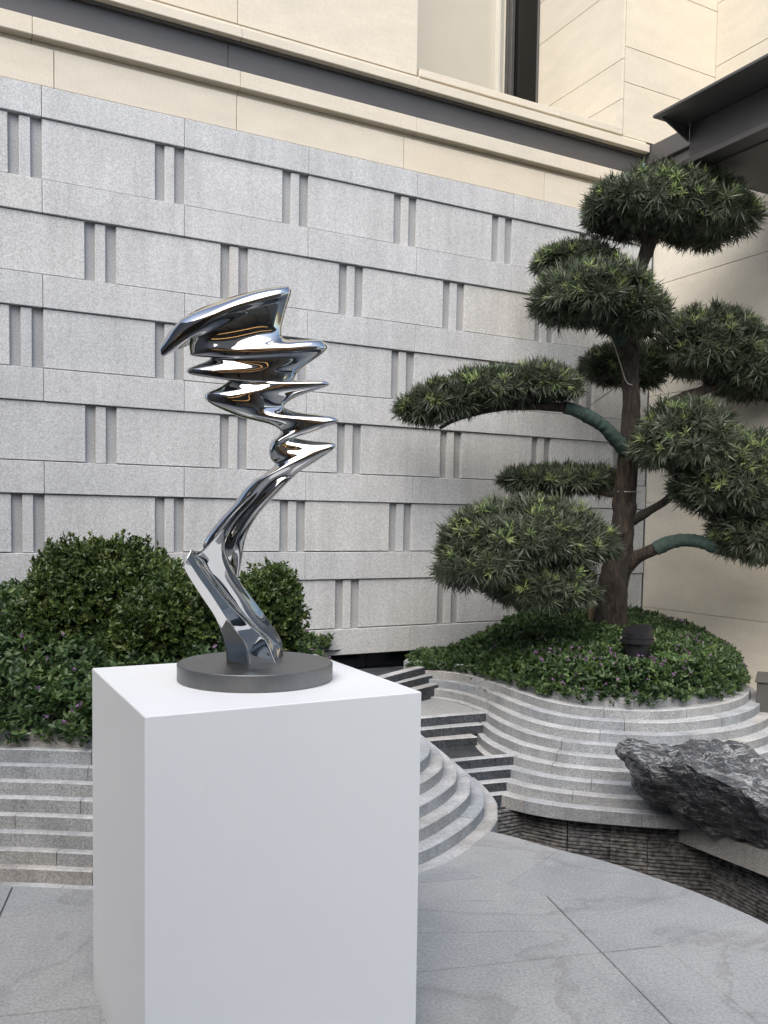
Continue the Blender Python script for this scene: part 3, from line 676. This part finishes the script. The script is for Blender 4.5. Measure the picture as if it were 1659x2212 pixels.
def rosettes(C, A, per, spread, length, lj, width, tint0, tj, alen=.02):
    # whorls of leaves: C centres, A axes -> arrays for leaves()
    n = len(C); A = unit(A); ref = unit(RNG.normal(size=(n, 3))); X = unit(np.cross(A, ref)); Y = np.cross(A, X)
    ph = RNG.uniform(0, 2*pi, (n, per)); el = RNG.uniform(spread[0], spread[1], (n, per)); 
    D = (X[:, None]*np.cos(ph)[..., None]+Y[:, None]*np.sin(ph)[..., None])*np.sin(el)[..., None]+A[:, None]*np.cos(el)[..., None]
    base = C[:, None]+A[:, None]*(RNG.uniform(-1, 0, (n, per))*alen)[..., None]
    ln = length[:, None]*RNG.uniform(1-lj, 1+lj, (n, per)); 
    nm = np.repeat(A[:, None], per, 1)*1.0+RNG.normal(size=(n, per, 3))*.25
    tt = tint0[:, None]+RNG.normal(size=(n, per))*tj
    return base.reshape(-1, 3), D.reshape(-1, 3), nm.reshape(-1, 3), ln.reshape(-1), (ln*width).reshape(-1), tt.reshape(-1)
def vnoise(P, s, seed=0): return np.array([noise.noise(Vector((p[0]*s+seed, p[1]*s, p[2]*s))) for p in P])
def ellip_pts(c, r, n, flat=.55, lo=.92, hi=1.04, seed=0):
    d = unit(RNG.normal(size=(n, 3))); d[:, 2] = np.where((d[:, 2] < -.2) & (RNG.random(n) < .35), -d[:, 2], d[:, 2])
    rr = np.array(r)[None]*np.where(d[:, 2:3] < 0, np.array([1, 1, flat])[None], 1.0)
    k = RNG.uniform(lo, hi, n); P = c+d*rr*k[:, None]
    nn = unit(d/rr); P = P+nn*(vnoise(P, 5, seed)*.05)[:, None]
    return P, nn

# ------------------------------------------------------------------ pruned tree
tr = empty('pruned_tree', tuple(aty(1325, 1345, 6.6)*np.array([1, 1, 0])+np.array([0, 0, .42]))); TO = np.array(tr.location)
tag(tr, 'cloud pruned evergreen tree with flat leaf pads in the right planter', 'tree')
def tp(x, y, Y): return aty(x, y, Y)-TO
trunk_pts = [(1322, 1440, 6.6), (1322, 1345, 6.6), (1325, 1270, 6.58), (1343, 1170, 6.6), (1352, 1060, 6.62), (1358, 960, 6.6), (1363, 870, 6.6), (1362, 800, 6.62), (1364, 740, 6.66), (1374, 660, 6.7), (1382, 590, 6.7), (1402, 530, 6.66), (1425, 490, 6.62)]
tube('trunk', [tp(*p) for p in trunk_pts], [.15, .125, .112, .088, .085, .075, .062, .060, .052, .045, .04, .05, .03], M['bark'], tr, 40, .20, 1, 220)
tube('limb', [tp(1398, 545, 6.67), tp(1388, 500, 6.6), tp(1370, 470, 6.5)], [.035, .028, .015], M['bark'], tr, 10, .1, 2)
def limb(pts, rad, wrap=None, wr=1.16):
    l = tube('limb', [tp(*p) for p in pts], rad, M['bark'], tr, 12, .1, random.random()*9, 40)
    if wrap:
        i0, i1 = wrap; C = catmull(np.c_[np.array([tp(*p) for p in pts]), np.array(rad)], 40)[i0:i1]
        tube('wrap', C[:, :3], C[:, 3]*wr, M['wrap'], l, 16, .14, 3, 90, 9)
limb([(1362, 985, 6.6), (1335, 955, 6.5), (1300, 918, 6.42), (1260, 895, 6.36), (1215, 880, 6.32), (1100, 880, 6.3), (1000, 900, 6.28), (950, 925, 6.26)], [.05, .045, .042, .04, .036, .022, .018, .012], (3, 23))
limb([(1364, 770, 6.62), (1340, 735, 6.5), (1325, 712, 6.42), (1300, 690, 6.35)], [.05, .045, .042, .03], (12, 38), 1.1)
limb([(1345, 1068, 6.6), (1310, 1066, 6.7), (1270, 1060, 6.75)], [.03, .022, .015])
limb([(1365, 1125, 6.6), (1400, 1105, 6.5), (1440, 1080, 6.4), (1480, 1040, 6.3), (1540, 1030, 6.25)], [.04, .032, .028, .025, .015])
limb([(1345, 1235, 6.58), (1375, 1205, 6.5), (1410, 1188, 6.42), (1455, 1170, 6.36), (1500, 1168, 6.3), (1545, 1182, 6.26), (1600, 1200, 6.25)], [.055, .048, .044, .044, .042, .04, .025], (14, 36), 1.14)
limb([(1380, 930, 6.62), (1420, 895, 6.72), (1455, 868, 6.8), (1500, 850, 6.85), (1560, 830, 6.88)], [.04, .04, .042, .04, .025])
limb([(1345, 1150, 6.55), (1290, 1170, 6.35), (1220, 1200, 6.15), (1130, 1230, 6.05)], [.035, .03, .025, .015])
pads = [
 ([(1440, 462, 178, 90), (1530, 488, 100, 62), (1335, 452, 78, 52)], 6.62, .46, 1250),
 ([(1245, 572, 98, 46)], 6.95, .26, 330),
 ([(1280, 655, 135, 82), (1370, 688, 75, 58)], 6.3, .40, 800),
 ([(1535, 765, 118, 92), (1635, 810, 105, 90)], 6.92, .42, 900),
 ([(1345, 800, 93, 60)], 7.12, .28, 420),
 ([(1170, 838, 86, 50), (1065, 848, 95, 54), (965, 872, 80, 46), (905, 890, 55, 32)], 6.32, .26, 950),
 ([(1480, 965, 108, 92), (1570, 1045, 112, 120), (1632, 1160, 90, 88)], 6.22, .40, 1300),
 ([(1205, 1040, 124, 37)], 6.85, .30, 420),
 ([(1140, 1175, 185, 102), (1050, 1225, 112, 88), (1170, 1270, 125, 75)], 6.0, .45, 1500),
]
for i, (els, Y, dp, cnt) in enumerate(pads):
    area = [e[2]*e[3] for e in els]; Cs = []; As = []; edge = []
    for e, ar in zip(els, area):
        c = aty(e[0], e[1], Y)-TO; s = Y/F_PX; sk = 15 if i == 0 else (3 if i in (3, 6) else 9); r = ((e[2]-sk)*s, dp*min(1, e[2]/110+.1)*.95, max(e[3]-sk, 16)*s)
        nn = int(cnt*ar/sum(area)*1.2)
        P, A = ellip_pts(c, r, nn, .5, .88, 1.05, i*3.1); Cs.append(P); As.append(A); edge.append(np.ones(nn))
        P, A = ellip_pts(c, r, int(nn*.55), .6, .45, .85, i*3.1); Cs.append(P); As.append(A); edge.append(np.zeros(int(nn*.55)))
    C = np.concatenate(Cs); A = np.concatenate(As); ed = np.concatenate(edge)
    A = unit(A+np.array([0, -.12, .45])+RNG.normal(size=A.shape)*.28)
    n = len(C); young = (RNG.random(n) < .12) & (A[:, 2] > .05) & (ed > 0); C = C+A*np.where(young, .025, 0)[:, None]
    t0 = np.where(young, RNG.uniform(.9, 1.0, n), RNG.uniform(.15, .72, n)+.12*vnoise(C, 3, 5))
    ln = np.where(young, .062, .088)*RNG.uniform(.8, 1.2, n)
    lv = rosettes(C, A, 19, (.25, 1.45), ln, .28, .088, t0, .06, .022)
    o = leaves('foliage_pad', *lv, M['pine_leaf'], tr, 'needle', .12); o['kind'] = 'stuff'
for els, Y, dp, cnt in pads:                       # bare twigs under each pad
    for q in range(9):
        e = els[q % len(els)]; a = RNG.uniform(0, 2*pi); r_ = RNG.uniform(.35, .85)
        p0 = (e[0]+RNG.uniform(-15, 15), e[1]+e[3]*.42, Y); p2 = (e[0]+e[2]*r_*cos(a), e[1]+e[3]*RNG.uniform(.15, .42), Y+dp*r_*sin(a)); p1 = ((p0[0]+p2[0])/2, max(p0[1], p2[1])+6, (p0[2]+p2[2])/2)
        tube('twig', [tp(*p0), tp(*p1), tp(*p2)], [.011, .008, .003], M['bark'], tr, 6)
for pts in ([(1310, 700, 6.38), (1335, 770, 6.5), (1352, 822, 6.54), (1366, 832, 6.53)], [(1250, 895, 6.3), (1290, 865, 6.7), (1340, 830, 7.0)]):
    tube('tie_wire', [tp(*p) for p in pts], [.004]*len(pts), M['wire'], tr, 6)
C0 = tp(1354, 1062, 6.62); tube('tie_wire', [C0+np.array([.094*cos(a), .094*sin(a), .004*sin(a)]) for a in np.linspace(0, 2*pi, 17)], [.004]*17, M['wire'], tr, 6)

# ------------------------------------------------------------------ shrubs on the left
def shrub(label, els, Y, dp, cnt, stem_px):
    base = aty(stem_px, 1500, Y); root = empty('clipped_shrub', (base[0], base[1], LRIM-.03)); O = np.array(root.location)
    tag(root, label, 'shrub', 'clipped shrubs behind the plinth')
    area = [e[2]*e[3] for e in els]; Cs = []; As = []
    for e, ar in zip(els, area):
        c = aty(e[0], e[1], Y+(e[4] if len(e) > 4 else 0))-O; s = Y/F_PX; r = (e[2]*s, dp, e[3]*s); nn = int(cnt*ar/sum(area))
        P, A = ellip_pts(c, r, nn, 1.1, .84, 1.05, e[0]); Cs.append(P); As.append(A)
        P, A = ellip_pts(c, r, nn//2, 1.1, .5, .84, e[0]); Cs.append(P); As.append(A)
    C = np.concatenate(Cs); A = unit(np.concatenate(As)+np.array([0, -.1, .55])+RNG.normal(size=(len(C), 3))*.35)
    keep = C[:, 2] > -.02; C = C[keep]; A = A[keep]; n = len(C)
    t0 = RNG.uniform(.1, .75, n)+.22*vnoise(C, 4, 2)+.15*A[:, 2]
    spr = (A[:, 2] > .5) & (RNG.random(n) < .12); C = C+A*np.where(spr, RNG.uniform(.02, .06, n), 0)[:, None]
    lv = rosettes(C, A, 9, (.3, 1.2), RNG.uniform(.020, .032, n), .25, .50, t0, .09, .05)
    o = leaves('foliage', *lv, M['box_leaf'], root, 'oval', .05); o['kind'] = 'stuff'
    for k in range(6):
        a = RNG.uniform(0, 2*pi); top = C[RNG.integers(n)]*np.array([.6, .6, .6])
        tube('stem', [np.array([.05*cos(a), .05*sin(a), -.02]), top*.5+np.array([0, 0, .03]), top], [.012, .009, .004], M['bark'], root, 7)
shrub('large domed dark green clipped shrub left of the sculpture', [(235, 1290, 165, 125), (150, 1350, 90, 90)], 4.72, .42, 3900, 230)
shrub('lower clipped green shrub right behind the foot of the sculpture', [(385, 1345, 120, 118), (330, 1390, 100, 80)], 4.45, .34, 2900, 385)
shrub('small rounded clipped shrub to the right of the sculpture stem', [(575, 1330, 84, 105), (540, 1380, 95, 80)], 4.85, .32, 2500, 570)

# ------------------------------------------------------------------ flowering ground cover
def inpoly(P, poly):
    x, y = P[:, 0], P[:, 1]; ins = np.zeros(len(P), bool); q = np.array(poly); j = len(q)-1
    for i in range(len(q)):
        c = ((q[i, 1] > y) != (q[j, 1] > y)) & (x < (q[j, 0]-q[i, 0])*(y-q[i, 1])/(q[j, 1]-q[i, 1]+1e-12)+q[i, 0]); ins ^= c; j = i
    return ins
def dist_to(P, curve):
    return np.min(np.hypot(P[:, None, 0]-curve[None, :, 0], P[:, None, 1]-curve[None, :, 1]), 1)
def cover(name, label, poly, curve, z0, hf, dens, flf, bounds, group):
    x0, x1, y0, y1 = bounds; n = int((x1-x0)*(y1-y0)*dens); P = np.c_[RNG.uniform(x0, x1, n), RNG.uniform(y0, y1, n)]
    ins = inpoly(P, poly); d = dist_to(P, curve); ok = (ins & (d > .0)) | (~ins & (d < .05) & (RNG.random(n) < .9) & (dist_to(P, np.array(poly)) < .09)); ok &= np.hypot(P[:, 0]-1.665, P[:, 1]-5.66) > .13; P = P[ok]; ins = ins[ok]; d = d[ok]; n = len(P)
    sd = np.where(ins, d, -d); h = hf(P, sd); 
    u = RNG.random(n); z = z0+h*np.where(u < .6, RNG.uniform(.82, 1.03, n), RNG.uniform(.25, .85, n))+vnoise(np.c_[P, np.zeros(n)], 6, 3)*.035*(h > .06)
    C = np.c_[P, z]; A = np.zeros((n, 3)); A[:, 2] = .8; A[:, 1] = -.45; A[:, 0] = -.05; A += RNG.normal(size=(n, 3))*.45
    root = empty(name, (float(P[:, 0].mean()), float(P[:, 1].mean()), z0)); tag(root, label, 'ground cover', group, 'stuff'); O = np.array(root.location)
    t0 = RNG.uniform(.1, .8, n)+.2*vnoise(C, 5, 8)
    lv = rosettes(C-O, A, 8, (.45, 1.45), RNG.uniform(.026, .044, n), .25, .44, t0, .08, .04)
    o = leaves('foliage', *lv, M['cover_leaf'], root, 'oval', .08); o['kind'] = 'stuff'
    f = (RNG.random(n) < flf(P, sd)) & (u < .6)
    if f.sum():
        Cf = C[f]-O+unit(A[f])*.022+np.array([0, -.012, .008])
        lv = rosettes(Cf, A[f], 6, (.5, 1.4), RNG.uniform(.013, .020, f.sum()), .2, .7, RNG.random(f.sum()), .15, .008)
        o = leaves('flowers', *lv, M['petal'], root, 'oval', 0); o['kind'] = 'stuff'
def hr(P, sd):
    m = np.clip(sd/.9, 0, 1); h = .04+.17*np.clip((sd+.06)/.12, 0, 1)+.14*m
    far = np.clip((P[:, 0]-.3)/.9, .25, 1)
    return h*far
cover('flowering_groundcover', 'purple flowered low ground cover around the tree trunk', soilR, rim, RRIM-.03, hr, 2300, lambda P, sd: np.where((sd < .42) & (P[:, 0] > 1.0), .06, .006), (.2, 2.9, 5.1, 8.1), 'flowering ground cover beds')
def hl_(P, sd):
    h = .04+.16*np.clip((sd+.06)/.14, 0, 1)+.34*np.clip((sd-.05)/.75, 0, 1)
    return h*np.where(P[:, 0] > -.75, np.clip(1-(P[:, 0]+.75)/.55, .38, 1), 1)
cover('flowering_groundcover', 'purple flowered leafy ground cover spilling over the left planter rim', soilL, lrim, LRIM-.03, hl_, 2300, lambda P, sd: np.where(sd < .5, .055, .01), (-2.6, .3, 3.6, 6.6), 'flowering ground cover beds')

# ------------------------------------------------------------------ small things
up_ = empty('garden_spotlight', tuple(aty(1376, 1408, 5.75))); tag(up_, 'black cylindrical garden spotlight with slanted hood among the ground cover', 'spotlight')
def cyl(name, r0, r1, z0, z1, mat, parent, n=40, slant=0, wall=.004):
    V = []; Fs = []
    for r, z, s in ((r0, z0, 0), (r1, z1, 1), (r1-wall, z1, 1), (r0-wall, z0+.004, 0)):
        V += [(r*cos(2*pi*k/n), r*sin(2*pi*k/n), z-(slant*(1-cos(2*pi*k/n-.7))/2 if s else 0)) for k in range(n)]
    for q in range(3):
        for k in range(n): Fs.append([q*n+k, q*n+(k+1) % n, (q+1)*n+(k+1) % n, (q+1)*n+k])
    Fs.append([3*n+k for k in range(n)])
    if name == 'hood': Fs.append([2*n+k for k in range(n)])
    o = mesh(name, V, Fs, mat, parent); return o
cyl('body', .083, .083, -.12, .062, M['black'], up_); cyl('collar', .108, .108, .062, .092, M['black'], up_); cyl('hood', .096, .096, .093, .175, M['black'], up_, slant=.045)
for sx in (-1, 1): cbox('bolt', sx*.108-.008, sx*.108+.008, -.01, .01, .082, .098, M['wire'], up_, .002)
st = tube('wooden_stake', [aty(1278, 1350, 6.75), aty(1278, 1318, 6.75), aty(1278, 1292, 6.75)], [.026, .026, .025], M['stake'], None, 12); tag(st, 'short pale wooden stake beside the tree trunk', 'stake')
bxp = aty(1659, 1515, 6.0); dbx = empty('metal_box', (bxp[0]-.075, bxp[1], .0), radians(-25)); tag(dbx, 'dark grey metal box at the edge right of the terraced planter', 'box')
cbox('casing', 0, .5, -.2, .2, .12, .46, M['box'], dbx, .004); cbox('lid', -.012, .512, -.212, .212, .462, .475, M['box'], dbx, .003)

def litter(spots, label):
    C = []; 
    for x, y, z, sp_, k in spots: C += [(x+RNG.normal()*sp_, y+RNG.normal()*sp_, z+.004) for _ in range(k)]
    C = np.array(C); n = len(C); ax = RNG.normal(size=(n, 3)); ax[:, 2] *= .12
    up = np.tile([0, 0, 1.], (n, 1))+RNG.normal(size=(n, 3))*.3
    ln = RNG.uniform(.015, .045, n); o = leaves('leaf_litter', C, ax, up, ln, ln*RNG.uniform(.12, .4, n), RNG.random(n), M['litter']); tag(o, label, 'leaf litter', kind='stuff')
M['litter'] = leafmat('dry_leaf', [(0, (.02, .014, .010)), (.6, (.07, .045, .025)), (1, (.16, .10, .05))], .7, .05)
litter([(.72, 6.12, RRIM-HC*2, .04, 14), (.66, 6.25, RRIM-HC*1, .05, 16), (.78, 5.98, RRIM-HC*3, .03, 5), (2.2, 5.45, RRIM-HC*3, .05, 4), (2.45, 5.6, RRIM-HC*4, .06, 4), (.5, 5.35, .04, .06, 5)], 'dry leaves and twigs caught on the terraced steps below the tree')

# ------------------------------------------------------------------ the rest of the courtyard, seen in the polished steel, and a side block added for shade
ob = empty('panelled_building', (0, -9, 0)); tag(ob, 'taupe panelled building across the courtyard mirrored in the sculpture', 'building')
for k in range(8): cbox('facade_panel', -10+2.5*k+.05, -10+2.5*k+2.45, 0, .1, .0, 5.2, M['taupe'], ob, .003)
for k in range(9): cbox('mullion', -10.06+2.5*k, -9.94+2.5*k, -.1, .15, 0, 5.2, M['steel'], ob, .003)
cbox('stone_band', -10.1, 10.1, -.2, .3, 5.21, 6.6, M['cream'], ob, .003); cbox('canopy_roof', -9, 9, .32, 6.9, 4.1, 4.45, M['soffit'], ob, .004)
m, nt_, b_ = newmat('warm_strip_light'); b_.inputs['Base Color'].default_value = (1, .8, .5, 1); b_.inputs['Emission Color'].default_value = (1, .55, .2, 1); b_.inputs['Emission Strength'].default_value = 1.6; M['lamp'] = m
for y in (3.0, 5.8): cbox('strip_light', -4, 4, y, y+.05, 4.07, 4.098, M['lamp'], ob, .002)
lawn = mesh('lawn', [(-9, -4.6, .01), (9, -4.6, .01), (9, -3.2, .01), (-9, -3.2, .01)], [[0, 1, 2, 3]], M['cover_leaf']); tag(lawn, 'strip of green lawn across the courtyard behind the viewer', 'lawn', kind='stuff')
sb = empty('side_blocker', (-4.3, 0, 0)); tag(sb, 'dark panelled block added out of view on the left to shade the plinth', 'building')  # unseen light blocker, added to darken the left face of the plinth
for k in range(6): cbox('stone_panel', -.3, 0, -9+2.1*k+.004, -9+2.1*k+2.096, 0, 5.6, M['steel'], sb, .004)
